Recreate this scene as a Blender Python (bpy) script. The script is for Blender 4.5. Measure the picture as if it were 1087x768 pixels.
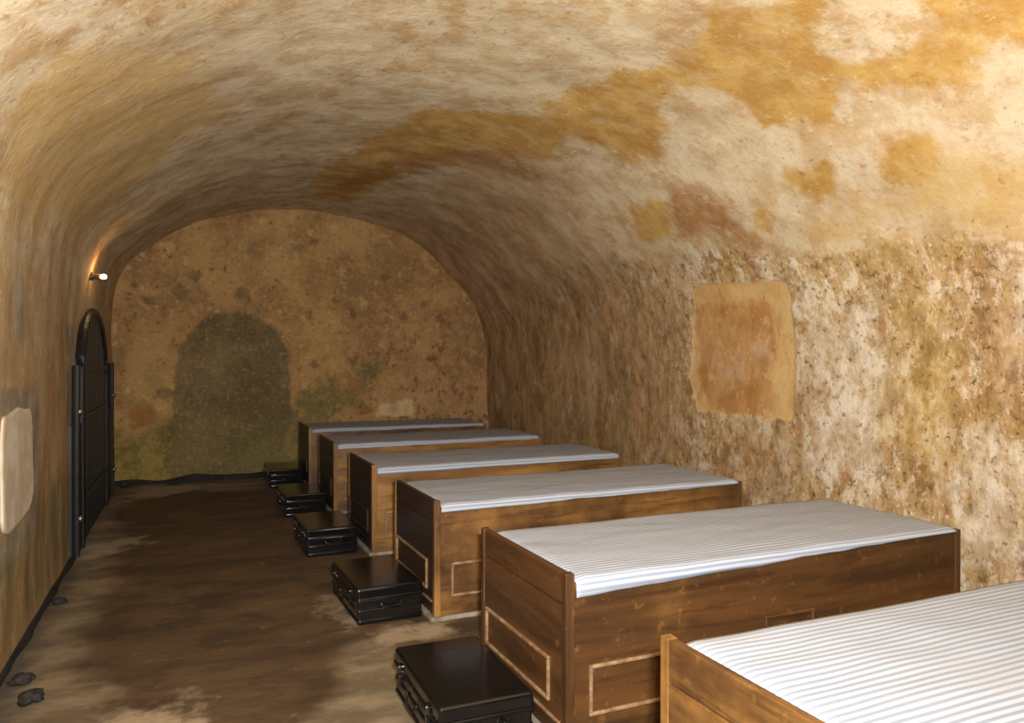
import bpy, bmesh, math, random
import numpy as np
from mathutils import Vector, noise as mnoise

# ------------------------------------------------------------------ clearing
for o in list(bpy.data.objects):
    bpy.data.objects.remove(o, do_unlink=True)
SC = bpy.context.scene
COL = SC.collection
R = math.radians
random.seed(7)

# ------------------------------------------------------------------ camera
cam_d = bpy.data.cameras.new('camera')
cam_d.sensor_width = 36.0
cam_d.lens = 801.9 / 1087 * 36.0
cam_d.clip_start = 0.02
cam = bpy.data.objects.new('camera', cam_d)
COL.objects.link(cam)
cam.location = (0, 0, 1.4)
cam.rotation_euler = (R(90 - 0.36), 0, R(-24.05))
SC.camera = cam

# ------------------------------------------------------------------ world, light, exposure
SC.view_settings.view_transform = 'Standard'
SC.view_settings.look = 'None'
SC.view_settings.exposure = 0.0
SC.view_settings.gamma = 1.0
SC.view_settings.use_curve_mapping = False
W = bpy.data.worlds.new('world')
SC.world = W
W.use_nodes = True
W.node_tree.nodes['Background'].inputs[0].default_value = (0.5, 0.5, 0.5, 1)
W.node_tree.nodes['Background'].inputs[1].default_value = 0.02

FLASH = 395.0          # the photographer's flash, just above the lens
fl_d = bpy.data.lights.new('flash', 'AREA')
fl_d.shape = 'RECTANGLE'
fl_d.size = 0.12
fl_d.size_y = 0.08
fl_d.energy = FLASH
fl_d.color = (0.965, 0.985, 1.0)
fl = bpy.data.objects.new('flash', fl_d)
COL.objects.link(fl)
fl.location = (0.08, -0.05, 1.58)
fl.rotation_euler = (R(116), 0, R(-20))

# ------------------------------------------------------------------ helpers
def srgb(r, g, b):
    def f(c):
        c /= 255.0
        return c / 12.92 if c <= 0.04045 else ((c + 0.055) / 1.055) ** 2.4
    return (f(r), f(g), f(b), 1.0)

def tag(o, label=None, cat=None, group=None, kind=None):
    if label: o['label'] = label
    if cat: o['category'] = cat
    if group: o['group'] = group
    if kind: o['kind'] = kind
    return o

def empty(name, loc, rz=0.0):
    o = bpy.data.objects.new(name, None)
    o.empty_display_size = 0.1
    COL.objects.link(o)
    o.location = loc
    o.rotation_euler = (0, 0, rz)
    return o

def obj(name, bm, mat, parent=None, smooth=False):
    me = bpy.data.meshes.new(name)
    bmesh.ops.recalc_face_normals(bm, faces=bm.faces)
    bm.to_mesh(me)
    bm.free()
    if smooth:
        for p in me.polygons:
            p.use_smooth = True
    me.materials.append(mat)
    o = bpy.data.objects.new(name, me)
    COL.objects.link(o)
    if parent: o.parent = parent
    return o

def box(bm, x0, x1, y0, y1, z0, z1, bev=0.0, seg=2):
    r = bmesh.ops.create_cube(bm, size=1.0)
    vs = r['verts']
    for v in vs:
        v.co = Vector(((x0 + x1) / 2 + v.co.x * (x1 - x0), (y0 + y1) / 2 + v.co.y * (y1 - y0), (z0 + z1) / 2 + v.co.z * (z1 - z0)))
    if bev > 0:
        es = set()
        for v in vs:
            for e in v.link_edges: es.add(e)
        bmesh.ops.bevel(bm, geom=list(es), offset=bev, segments=seg, affect='EDGES', profile=0.5)

def tube(bm, pts, rad, seg=8, closed=False):
    pts = [Vector(p) for p in pts]
    rings = []
    n = len(pts)
    for i, p in enumerate(pts):
        a = pts[(i - 1) % n] if (closed or i > 0) else p
        b = pts[(i + 1) % n] if (closed or i < n - 1) else p
        t = (b - a).normalized()
        up = Vector((0, 0, 1)) if abs(t.z) < 0.9 else Vector((1, 0, 0))
        u = t.cross(up).normalized()
        w = t.cross(u).normalized()
        rings.append([bm.verts.new(p + rad * (math.cos(2 * math.pi * k / seg) * u + math.sin(2 * math.pi * k / seg) * w)) for k in range(seg)])
    m = n if closed else n - 1
    for i in range(m):
        A, B = rings[i], rings[(i + 1) % n]
        for k in range(seg):
            bm.faces.new((A[k], A[(k + 1) % seg], B[(k + 1) % seg], B[k]))
    if not closed:
        bm.faces.new(rings[0][::-1])
        bm.faces.new(rings[-1])

def lathe(bm, prof, seg=20, M=None):
    rings = []
    for (r, z) in prof:
        ring = []
        for k in range(seg):
            a = 2 * math.pi * k / seg
            v = Vector((r * math.cos(a), r * math.sin(a), z))
            if M is not None: v = M @ v
            ring.append(bm.verts.new(v))
        rings.append(ring)
    for A, B in zip(rings[:-1], rings[1:]):
        for k in range(seg):
            bm.faces.new((A[k], A[(k + 1) % seg], B[(k + 1) % seg], B[k]))
    bm.faces.new(rings[0][::-1])
    bm.faces.new(rings[-1])

# ------------------------------------------------------------------ shader graph helper
class G:
    def __init__(s, name):
        s.m = bpy.data.materials.new(name)
        s.m.use_nodes = True
        s.t = s.m.node_tree
        s.b = s.t.nodes['Principled BSDF']
        s.out = s.t.nodes['Material Output']
        s.tc = s.t.nodes.new('ShaderNodeTexCoord')
    def n(s, typ, **kw):
        nd = s.t.nodes.new(typ)
        for k, v in kw.items(): setattr(nd, k, v)
        return nd
    def l(s, a, b): s.t.links.new(a, b)
    def put(s, sock, v):
        if hasattr(v, 'is_output') or hasattr(v, 'links'): s.l(v, sock)
        else: sock.default_value = v
    def vec(s, scale=(1, 1, 1), rot=(0, 0, 0), loc=(0, 0, 0), src=None):
        m = s.n('ShaderNodeMapping')
        m.inputs['Scale'].default_value = scale
        m.inputs['Rotation'].default_value = rot
        m.inputs['Location'].default_value = loc
        s.l(src if src is not None else s.tc.outputs['Object'], m.inputs['Vector'])
        return m.outputs[0]
    def noise(s, scale, detail=4.0, rough=0.55, vec=None, dist=0.0, color=False):
        n = s.n('ShaderNodeTexNoise')
        n.inputs['Scale'].default_value = scale
        n.inputs['Detail'].default_value = detail
        n.inputs['Roughness'].default_value = rough
        n.inputs['Distortion'].default_value = dist
        s.l(vec if vec is not None else s.tc.outputs['Object'], n.inputs['Vector'])
        return n.outputs['Color' if color else 'Fac']
    def voro(s, scale, vec=None, feat='F1', out='Distance', rnd=1.0):
        n = s.n('ShaderNodeTexVoronoi')
        n.feature = feat
        n.inputs['Scale'].default_value = scale
        n.inputs['Randomness'].default_value = rnd
        s.l(vec if vec is not None else s.tc.outputs['Object'], n.inputs['Vector'])
        return n.outputs[out]
    def ss(s, v, lo, hi, a=0.0, b=1.0):
        n = s.n('ShaderNodeMapRange', interpolation_type='SMOOTHSTEP')
        s.put(n.inputs['Value'], v)
        n.inputs['From Min'].default_value = lo
        n.inputs['From Max'].default_value = hi
        n.inputs['To Min'].default_value = a
        n.inputs['To Max'].default_value = b
        return n.outputs['Result']
    def ma(s, op, a, b=0.0, c=None):
        n = s.n('ShaderNodeMath', operation=op)
        s.put(n.inputs[0], a)
        s.put(n.inputs[1], b)
        if c is not None: s.put(n.inputs[2], c)
        return n.outputs[0]
    def mix(s, f, a, b, mode='MIX'):
        n = s.n('ShaderNodeMix', data_type='RGBA', blend_type=mode)
        s.put(n.inputs[0], f)
        s.put(n.inputs[6], a)
        s.put(n.inputs[7], b)
        return n.outputs[2]
    def attr(s, name):
        n = s.n('ShaderNodeAttribute', attribute_name=name)
        return n.outputs['Fac']
    def bump(s, h, strength=0.3, dist=0.02):
        n = s.n('ShaderNodeBump')
        n.inputs['Strength'].default_value = strength
        n.inputs['Distance'].default_value = dist
        s.l(h, n.inputs['Height'])
        s.l(n.outputs[0], s.b.inputs['Normal'])
    def done(s, col, rough=0.8, spec=0.3, metal=0.0):
        s.put(s.b.inputs['Base Color'], col)
        s.put(s.b.inputs['Roughness'], rough)
        s.b.inputs['Specular IOR Level'].default_value = spec
        s.b.inputs['Metallic'].default_value = metal
        return s.m

def edge_mask(g, name, amp=0.5, soft=0.06, scale=3.0, detail=7.0, vec=None, rough=0.65, wear=0.0):
    """a stain's outline stored on the mesh, broken up by noise"""
    a = g.attr(name)
    n = g.noise(scale, detail, rough, vec)
    f = g.ma('ADD', a, g.ma('MULTIPLY', g.ma('SUBTRACT', n, 0.5), amp))
    f = g.ss(f, 0.5 - soft, 0.5 + soft)
    if wear > 0:
        w = g.noise(scale * 2.3, 8, 0.72, g.vec((1, 1, 1), loc=(scale, 3, 1)))
        f = g.ma('MULTIPLY', f, g.ss(w, 0.36, 0.52, 1 - wear, 1.0))
    return f

# ------------------------------------------------------------------ materials: plaster
def mat_plaster():
    g = G('limewash_plaster')
    # colours run in streaks around the vault: short along Y
    n1 = g.noise(1.1, 6, 0.6)
    n2 = g.noise(4.5, 8, 0.65, g.vec((1, 1, 1), loc=(3, 1, 2)))
    n3 = g.noise(22, 6, 0.7)
    col = g.mix(g.ss(n1, 0.38, 0.62), srgb(208, 186, 146), srgb(214, 192, 158))
    col = g.mix(g.ss(n2, 0.45, 0.62), col, srgb(192, 158, 110))
    col = g.mix(g.ma('MULTIPLY', g.ss(n2, 0.40, 0.28), 0.8), col, srgb(216, 196, 164))
    nb = g.noise(2.2, 7, 0.65, g.vec((1, 1, 1), loc=(9, 4, 7)))
    col = g.mix(g.ma('MULTIPLY', g.ss(nb, 0.52, 0.68), 0.5), col, srgb(160, 118, 72))
    n5 = g.noise(9.0, 8, 0.75, g.vec((1.6, 1, 1.6), loc=(5, 8, 1)))
    col = g.mix(g.ma('MULTIPLY', g.ss(n5, 0.56, 0.64), 0.6), col, srgb(226, 208, 178))
    col = g.mix(g.ma('MULTIPLY', g.ss(n5, 0.43, 0.36), 0.55), col, srgb(150, 112, 68))
    # yellow wash
    fy = edge_mask(g, 'yellow', 1.6, 0.25, 2.6, wear=.5)
    col = g.mix(g.ma('MULTIPLY', fy, 0.75), col, srgb(204, 168, 104))
    # pale, scraped plaster
    fp = edge_mask(g, 'pale', 1.6, 0.20, 3.2, wear=.5)
    cp = g.mix(g.ss(n2, 0.38, 0.6), srgb(220, 200, 164), srgb(200, 174, 134))
    col = g.mix(g.ma('MULTIPLY', fp, 0.8), col, cp)
    # ochre limewash
    fo = edge_mask(g, 'ochre', 1.05, 0.10, 3.4, 9, wear=.3)
    co = g.mix(g.ss(n2, 0.36, 0.62), srgb(200, 160, 86), srgb(180, 134, 64))
    co = g.mix(g.ma('MULTIPLY', g.ss(n3, 0.55, 0.75), 0.35), co, srgb(208, 172, 112))
    col = g.mix(g.ma('MULTIPLY', fo, 0.95), col, co)
    # rust
    fr = edge_mask(g, 'rust', 1.0, 0.16, 4.0, wear=.3)
    col = g.mix(g.ma('MULTIPLY', fr, 0.8), col, g.mix(g.ss(n3, 0.35, 0.65), srgb(150, 98, 44), srgb(168, 118, 58)))
    # left wall: brown ochre runs
    fl_ = g.attr('runs')
    st2 = g.noise(1.0, 8, 0.72, g.vec((3.2, 3.2, 0.9), loc=(2, 5, 1)), 0.5)
    cr = g.mix(g.ss(st2, 0.36, 0.64), srgb(184, 152, 104), srgb(146, 104, 58))
    cr = g.mix(g.ma('MULTIPLY', g.ss(n2, 0.52, 0.64), 0.6), cr, srgb(176, 152, 116))
    cr = g.mix(g.ma('MULTIPLY', g.ss(g.noise(1.0, 6, 0.6, g.vec((4, 4, 1.0), loc=(8, 3, 5))), 0.55, 0.68), 0.7), cr, srgb(150, 138, 108))
    col = g.mix(g.ma('MULTIPLY', fl_, 0.75), col, cr)
    n6 = g.noise(11.0, 8, 0.75, g.vec((1.4, 1, 1.4), loc=(15, 2, 6)))
    col = g.mix(g.ma('MULTIPLY', g.ss(n6, 0.58, 0.65), 0.5), col, srgb(218, 194, 156))
    col = g.mix(g.ma('MULTIPLY', g.ss(n6, 0.41, 0.34), 0.45), col, srgb(132, 94, 54))
    # grey cement
    fg = edge_mask(g, 'grey', 0.7, 0.14, 5.0, wear=.4)
    col = g.mix(g.ma('MULTIPLY', fg, 0.7), col, g.mix(g.ss(n2, .4, .6), srgb(168, 160, 138), srgb(122, 120, 106)))
    # algae, in streaks that run down
    vs = g.vec((6, 6, 0.9))
    st = g.noise(1.0, 5, 0.6, vs)
    fe = edge_mask(g, 'green', 0.8, 0.25, 3.0)
    col = g.mix(g.ma('MULTIPLY', fe, g.ss(st, 0.35, 0.6, 0.2, 0.75)), col, srgb(104, 98, 60))
    # the far right haunch of the vault is browner and greyer
    vb = g.noise(1.0, 8, 0.7, g.vec((3.5, 3.5, 2.4), loc=(1, 7, 2)))
    cvb = g.mix(g.ss(vb, 0.38, 0.62), srgb(192, 158, 116), srgb(156, 114, 70))
    cvb = g.mix(g.ma('MULTIPLY', g.ss(n2, 0.53, 0.65), 0.5), cvb, srgb(182, 164, 136))
    col = g.mix(g.ma('MULTIPLY', g.attr('haunch'), 0.85), col, cvb)
    # the rough, flaked lower wall on the right
    fz = edge_mask(g, 'rough', 0.55, 0.10, 3.0)
    vw = g.vec((1, 1, 0.6))
    a1 = g.noise(3.0, 9, 0.72, vw)
    a2 = g.noise(7.0, 8, 0.72, g.vec((1, 1, 0.6), loc=(4, 9, 2)))
    a3 = g.noise(13.0, 6, 0.72, g.vec((1, 1, 0.7), loc=(1, 2, 8)))
    a4 = g.noise(24.0, 5, 0.7, g.vec((1, 1, 1), loc=(6, 6, 1)))
    cz = g.mix(g.ss(a1, 0.36, 0.64), srgb(192, 160, 110), srgb(154, 118, 74))
    cz = g.mix(g.ma('MULTIPLY', g.ss(g.noise(2.0, 7, 0.7, g.vec((1, 1, 0.7), loc=(12, 0, 3))), 0.48, 0.66), 0.65), cz, srgb(180, 148, 78))
    cz = g.mix(g.ma('MULTIPLY', g.ss(g.noise(1.6, 7, 0.7, g.vec((1, 1, 0.6), loc=(2, 10, 3))), 0.50, 0.66), 0.6), cz, srgb(214, 192, 160))
    cz = g.mix(g.ma('MULTIPLY', g.ss(a2, 0.52, 0.60), 0.8), cz, srgb(224, 208, 180))
    cz = g.mix(g.ma('MULTIPLY', g.ss(a2, 0.46, 0.37), 0.75), cz, srgb(124, 90, 50))
    cz = g.mix(g.ma('MULTIPLY', g.ss(a3, 0.54, 0.61), 0.7), cz, srgb(216, 194, 166))
    cz = g.mix(g.ma('MULTIPLY', g.ss(a3, 0.45, 0.38), 0.7), cz, srgb(124, 90, 54))
    cz = g.mix(g.ma('MULTIPLY', g.ss(g.noise(9.0, 6, 0.7, g.vec((1, 1, 0.8), loc=(20, 1, 3))), 0.55, 0.68), 0.6), cz, srgb(182, 126, 82))
    cz = g.mix(g.ma('MULTIPLY', g.ss(g.noise(8.0, 6, 0.7, g.vec((1, 1, 0.8), loc=(2, 21, 3))), 0.55, 0.68), 0.55), cz, srgb(146, 134, 84))
    cz = g.mix(g.ma('MULTIPLY', g.ss(a4, 0.56, 0.69), 0.65), cz, srgb(232, 218, 194))
    cz = g.mix(g.ma('MULTIPLY', g.ss(a4, 0.41, 0.30), 0.7), cz, srgb(88, 64, 40))
    cz = g.mix(g.ma('MULTIPLY', edge_mask(g, 'white_zone', 2.4, .2, 6.0, wear=.8), 0.75), cz, g.mix(g.ss(a2, .4, .6), srgb(196, 172, 140), srgb(226, 212, 190)))
    cz = g.mix(g.ma('MULTIPLY', edge_mask(g, 'olive_zone', 2.4, .2, 6.0, wear=.7), 0.65), cz, g.mix(g.ss(a2, .4, .6), srgb(150, 118, 56), srgb(192, 160, 92)))
    cz = g.mix(g.ma('MULTIPLY', edge_mask(g, 'tan_zone', 2.4, .2, 6.0, wear=.7), 0.65), cz, g.mix(g.ss(a3, .4, .6), srgb(140, 104, 66), srgb(186, 150, 106)))
    cz = g.mix(g.ss(a4, 0.42, 0.36, 0.0, 0.6), cz, srgb(84, 62, 38))
    # towards the far end the wall is browner and runs downwards
    yb = g.attr('brown')
    stz = g.noise(1.0, 7, 0.7, g.vec((4.5, 4.5, 2.0), loc=(0, 3, 0)))
    cb = g.mix(g.ss(stz, 0.40, 0.60), srgb(176, 138, 94), srgb(136, 98, 60))
    cb = g.mix(g.ma('MULTIPLY', g.ss(a2, 0.55, 0.64), 0.55), cb, srgb(188, 162, 126))
    cb = g.mix(g.ma('MULTIPLY', g.ss(a3, 0.42, 0.36), 0.6), cb, srgb(92, 62, 34))
    cb = g.mix(g.ma('MULTIPLY', g.ss(g.noise(1.0, 5, 0.6, g.vec((3, 3, 0.8), loc=(5, 2, 0))), 0.54, 0.64), 0.6), cb, srgb(120, 108, 62))
    cz = g.mix(g.ma('MULTIPLY', yb, 0.8), cz, cb)
    # the blocked opening keeps its own smooth plaster
    fs = edge_mask(g, 'square', 0.5, 0.12, 7.0)
    fz = g.ma('MULTIPLY', fz, g.ss(fs, 0.0, 1.0, 1.0, 0.0))
    col = g.mix(fz, col, cz)
    csq = g.mix(g.ss(n2, 0.4, 0.6), srgb(208, 172, 112), srgb(196, 154, 96))
    csq = g.mix(g.ma('MULTIPLY', fo, 0.9), csq, g.mix(g.ss(n2, 0.38, 0.62), srgb(186, 138, 84), srgb(166, 114, 62)))
    csq = g.mix(g.ma('MULTIPLY', g.ss(nb, 0.55, 0.66), 0.5), csq, srgb(196, 168, 140))
    csq = g.mix(g.ma('MULTIPLY', g.ss(a3, 0.54, 0.62), 0.55), csq, srgb(206, 174, 124))
    csq = g.mix(g.ma('MULTIPLY', g.ss(a2, 0.47, 0.34), 0.45), csq, srgb(146, 98, 52))
    col = g.mix(fs, col, csq)
    # dark specks everywhere
    col = g.mix(g.ma('MULTIPLY', g.ss(g.noise(30, 3, 0.6), 0.34, 0.27), 0.5), col, srgb(92, 66, 38))
    hb = g.ma('ADD', g.ma('MULTIPLY', n2, 0.6), g.ma('MULTIPLY', g.noise(14, 8, 0.7), 0.35))
    hb = g.ma('ADD', hb, g.ma('MULTIPLY', g.ma('MULTIPLY', a3, fz), 0.6))
    col = g.mix(1.0, col, (0.80, 0.79, 0.78, 1), 'MULTIPLY')
    g.bump(hb, 0.55, 0.035)
    return g.done(col, 0.85, 0.2)

def mat_far():
    g = G('stained_end_wall_plaster')
    n1 = g.noise(1.6, 8, 0.68)
    n2 = g.noise(6.0, 8, 0.7, g.vec((1, 1, 0.9), loc=(2, 0, 5)))
    n3 = g.noise(14.0, 6, 0.7, g.vec((1, 1, 1), loc=(7, 0, 1)))
    col = g.mix(g.ss(n1, 0.38, 0.62), srgb(172, 132, 80), srgb(140, 102, 62))
    col = g.mix(g.ma('MULTIPLY', g.ss(n2, 0.54, 0.66), 0.8), col, srgb(186, 146, 90))
    col = g.mix(g.ma('MULTIPLY', g.ss(n3, 0.58, 0.66), 0.7), col, srgb(186, 152, 106))
    col = g.mix(g.ma('MULTIPLY', g.ss(n3, 0.41, 0.34), 0.75), col, srgb(92, 62, 34))
    # pinkish flaking to the right
    fk = g.ma('MULTIPLY', g.attr('flake'), g.ss(g.noise(9.0, 7, 0.72, g.vec((1, 1, 0.8), loc=(1, 1, 1))), 0.46, 0.60))
    col = g.mix(g.ma('MULTIPLY', fk, 0.8), col, srgb(176, 132, 92))
    fk2 = g.ma('MULTIPLY', g.attr('flake'), g.ss(g.noise(8.0, 7, 0.72, g.vec((1, 1, 0.8), loc=(5, 1, 9))), 0.54, 0.62))
    col = g.mix(g.ma('MULTIPLY', fk2, 0.8), col, srgb(104, 66, 46))
    # algae rising from the ground
    fe = g.ma('ADD', g.attr('algae'), g.ma('MULTIPLY', g.ma('SUBTRACT', g.noise(2.6, 7, 0.68, g.vec((1, 1, 0.7), loc=(3, 0, 3))), 0.5), 1.5))
    fe = g.ss(fe, 0.30, 0.66)
    ca = g.mix(g.ss(n2, 0.4, 0.6), srgb(140, 118, 54), srgb(92, 88, 46))
    col = g.mix(g.ma('MULTIPLY', fe, 0.85), col, ca)
    fgp = edge_mask(g, 'green', 1.8, 0.26, 5.0, wear=.6)
    col = g.mix(g.ma('MULTIPLY', fgp, 0.7), col, srgb(82, 86, 44))
    # the walled-up arch
    fa = edge_mask(g, 'arch', 0.5, 0.10, 5.0, wear=.25)
    cr = g.mix(g.ss(n1, 0.36, 0.64), srgb(124, 104, 68), srgb(94, 78, 50))
    cr = g.mix(g.ma('MULTIPLY', g.ss(n2, 0.56, 0.66), 0.4), cr, srgb(126, 104, 54))
    cr = g.mix(g.ma('MULTIPLY', fe, 0.35), cr, srgb(104, 96, 48))
    col = g.mix(fa, col, cr)
    fr = edge_mask(g, 'red', 0.8, 0.14, 9.0)
    col = g.mix(g.ma('MULTIPLY', fr, 0.8), col, srgb(150, 92, 44))
    fp = edge_mask(g, 'pale', 1.2, 0.14, 7.0)
    col = g.mix(g.ma('MULTIPLY', fp, 0.85), col, srgb(204, 170, 122))
    fd = edge_mask(g, 'spot', 1.8, 0.2, 12.0)
    col = g.mix(g.ma('MULTIPLY', fd, 0.55), col, srgb(80, 66, 42))
    n4 = g.noise(26.0, 5, 0.7)
    col = g.mix(g.ma('MULTIPLY', g.ss(n4, 0.54, 0.66), 0.45), col, srgb(178, 146, 98))
    col = g.mix(g.ma('MULTIPLY', g.ss(n4, 0.44, 0.32), 0.55), col, srgb(84, 62, 36))
    col = g.mix(g.ma('MULTIPLY', g.ss(g.noise(3.2, 7, 0.7, g.vec((1, 1, .8), loc=(3, 9, 4))), 0.52, 0.66), 0.5), col, srgb(122, 102, 66))
    col = g.mix(1.0, col, (0.90, 0.92, 0.95, 1), 'MULTIPLY')
    g.bump(g.ma('ADD', n2, g.ma('MULTIPLY', n3, 0.5)), 0.5, 0.03)
    return g.done(col, 0.9, 0.15)

def mat_floor():
    g = G('damp_earth_and_cement_floor')
    n1 = g.noise(1.3, 7, 0.62)
    n2 = g.noise(1.0, 8, 0.68, g.vec((2.2, 4.2, 1), rot=(0, 0, R(12))))
    n3 = g.noise(16, 6, 0.7)
    dry = g.mix(g.ss(n2, 0.38, 0.62), srgb(128, 112, 88), srgb(96, 82, 60))
    dry = g.mix(g.ma('MULTIPLY', g.ss(n1, 0.55, 0.68), 0.7), dry, srgb(140, 120, 92))
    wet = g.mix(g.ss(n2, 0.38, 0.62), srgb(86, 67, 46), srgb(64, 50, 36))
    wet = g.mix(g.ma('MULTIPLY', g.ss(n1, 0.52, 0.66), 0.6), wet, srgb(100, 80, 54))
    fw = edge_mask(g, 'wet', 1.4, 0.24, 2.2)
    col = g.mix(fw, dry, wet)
    fp = edge_mask(g, 'chalk', 1.6, 0.22, 5.0, wear=.5)
    col = g.mix(g.ma('MULTIPLY', fp, 0.85), col, srgb(160, 142, 116))
    fk = edge_mask(g, 'drain', 0.7, 0.16, 5.0)
    col = g.mix(g.ma('MULTIPLY', fk, 0.8), col, srgb(66, 60, 52))
    col = g.mix(g.ma('MULTIPLY', g.ss(n3, 0.58, 0.7), 0.3), col, srgb(150, 124, 90))
    col = g.mix(g.ma('MULTIPLY', g.ss(n3, 0.40, 0.30), 0.4), col, srgb(48, 34, 24))
    col = g.mix(1.0, col, (0.9, 0.88, 0.85, 1), 'MULTIPLY')
    g.bump(g.ma('ADD', n2, g.ma('MULTIPLY', n3, 0.4)), 0.45, 0.02)
    return g.done(col, g.ss(fw, 0, 1, 0.85, 0.62), 0.3)

def mat_wood(name, axis, gold=0.0, light=1.0):
    """varnished plank wood, grain along one axis; each object's colour r sets how golden it is"""
    g = G(name)
    sc = {'x': (0.9, 9, 9), 'y': (9, 0.9, 9), 'z': (9, 9, 0.9)}[axis]
    oi = g.n('ShaderNodeObjectInfo')
    off = g.n('ShaderNodeVectorMath', operation='ADD')
    g.l(g.tc.outputs['Object'], off.inputs[0])
    sca = g.n('ShaderNodeVectorMath', operation='SCALE')
    g.l(oi.outputs['Location'], sca.inputs[0])
    sca.inputs['Scale'].default_value = 1.7
    g.l(sca.outputs[0], off.inputs[1])
    base = off.outputs[0]
    n1 = g.noise(1.0, 7, 0.62, g.vec(sc, src=base), 0.6)
    n2 = g.noise(3.4, 5, 0.6, g.vec(tuple(c * 1.0 for c in sc), loc=(4, 2, 1), src=base), 0.3)
    n3 = g.noise(2.6, 5, 0.6, g.vec((1, 1, 1), src=base))
    sep = g.n('ShaderNodeSeparateColor')
    g.l(oi.outputs['Color'], sep.inputs[0])
    tone = sep.outputs[0]
    dk = g.mix(g.ss(n1, 0.35, 0.65), srgb(80, 51, 25), srgb(56, 36, 18))
    gd = g.mix(g.ss(n1, 0.35, 0.65), srgb(142, 102, 50), srgb(112, 76, 37))
    f = g.ma('ADD', tone, g.ma('MULTIPLY', g.ma('SUBTRACT', n3, 0.5), 1.5))
    col = g.mix(g.ss(f, 0.2, 0.85), dk, gd)
    col = g.mix(g.ma('MULTIPLY', g.ss(n2, 0.46, 0.34), 0.5), col, srgb(48, 26, 12))
    col = g.mix(g.ss(sep.outputs[1], 0.0, 1.0), col, g.mix(n1, srgb(44, 32, 27), srgb(30, 22, 20)))  # colour g mixes in near-black: shade painted into the left bed ends
    col = g.mix(g.ma('MULTIPLY', g.ss(g.noise(26, 3, 0.6, base), 0.58, 0.74), 0.22 + gold), col, srgb(150, 104, 52))
    g.bump(n2, 0.12, 0.006)
    return g.done(col, 0.42, 0.4)

def mat_simple(name, c1, c2, scale=8.0, rough=0.6, spec=0.4, metal=0.0, bump=0.1):
    g = G(name)
    n = g.noise(scale, 6, 0.65)
    col = g.mix(g.ss(n, 0.35, 0.65), c1, c2)
    if bump: g.bump(n, bump, 0.01)
    return g.done(col, rough, spec, metal)

def mat_stripes():
    g = G('striped_cotton_ticking')
    sx = g.n('ShaderNodeSeparateXYZ')
    wob = g.noise(1.6, 3, 0.5)
    g.l(g.tc.outputs['Object'], sx.inputs[0])
    y = g.ma('ADD', sx.outputs[1], g.ma('MULTIPLY', wob, 0.012))
    # cloth that hangs over the edge keeps its stripes: count the drop too
    y = g.ma('SUBTRACT', y, g.attr('drop'))
    t = g.ma('FRACT', g.ma('MULTIPLY', y, 1 / 0.025))
    tri = g.ma('ABSOLUTE', g.ma('SUBTRACT', t, 0.5))
    f = g.ss(tri, 0.16, 0.30)
    wear = g.noise(2.2, 5, 0.6)
    col = g.mix(f, srgb(126, 132, 143), srgb(161, 164, 170))
    col = g.mix(g.ma('MULTIPLY', g.ss(wear, 0.5, 0.7), 0.25), col, srgb(158, 154, 148))
    g.bump(g.noise(14, 4, 0.5), 0.12, 0.01)
    return g.done(col, 0.85, 0.15)

def mat_emit(name, col, power):
    g = G(name)
    e = g.n('ShaderNodeEmission')
    e.inputs[0].default_value = col
    e.inputs[1].default_value = power
    g.l(e.outputs[0], g.out.inputs[0])
    return g.m

M_PL = mat_plaster()
M_FAR = mat_far()
M_FL = mat_floor()
M_WX = mat_wood('varnished_wood_grain_x', 'x')
M_WY = mat_wood('varnished_wood_grain_y', 'y')
M_WZ = mat_wood('varnished_wood_grain_z', 'z')
M_BEAD = mat_simple('worn_pale_wood_beading', srgb(140, 112, 82), srgb(98, 70, 44), 18, 0.55, 0.3)
M_SLAT = mat_simple('raw_wood', srgb(150, 110, 66), srgb(120, 84, 48), 6, 0.8, 0.2)
M_PLINTH = mat_simple('grey_cement', srgb(138, 128, 112), srgb(104, 94, 80), 14, 0.9, 0.2)
M_STRIPE = mat_stripes()
M_TRUNK = mat_simple('black_enamelled_tin', srgb(14, 13, 13), srgb(9, 9, 9), 9, 0.17, 0.5, 0.0, 0.08)
M_METAL = mat_simple('worn_steel', srgb(150, 146, 138), srgb(98, 94, 88), 30, 0.35, 0.5, 0.8)
M_DOOR = mat_simple('black_painted_timber', srgb(24, 25, 26), srgb(15, 15, 16), 7, 0.5, 0.4, 0.0, 0.2)
M_IRON = mat_simple('black_iron', srgb(26, 26, 27), srgb(16, 16, 17), 20, 0.45, 0.5)
M_PATCH = mat_simple('white_plaster', srgb(206, 192, 170), srgb(182, 164, 138), 5, 0.9, 0.2, 0.0, 0.2)
M_TAR = mat_simple('black_tar_skirting', srgb(40, 35, 30), srgb(24, 21, 18), 9, 0.8, 0.25, 0.0, 0.4)
M_STONE = mat_simple('dark_stone', srgb(50, 44, 38), srgb(28, 25, 22), 16, 0.8, 0.3, 0.0, 0.4)
M_CERAMIC = mat_simple('brown_bakelite', srgb(86, 62, 42), srgb(60, 42, 28), 12, 0.5, 0.4)
M_BULB = mat_emit('lit_bulb_glass', (1.0, 0.80, 0.48, 1), 22.0)

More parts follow.
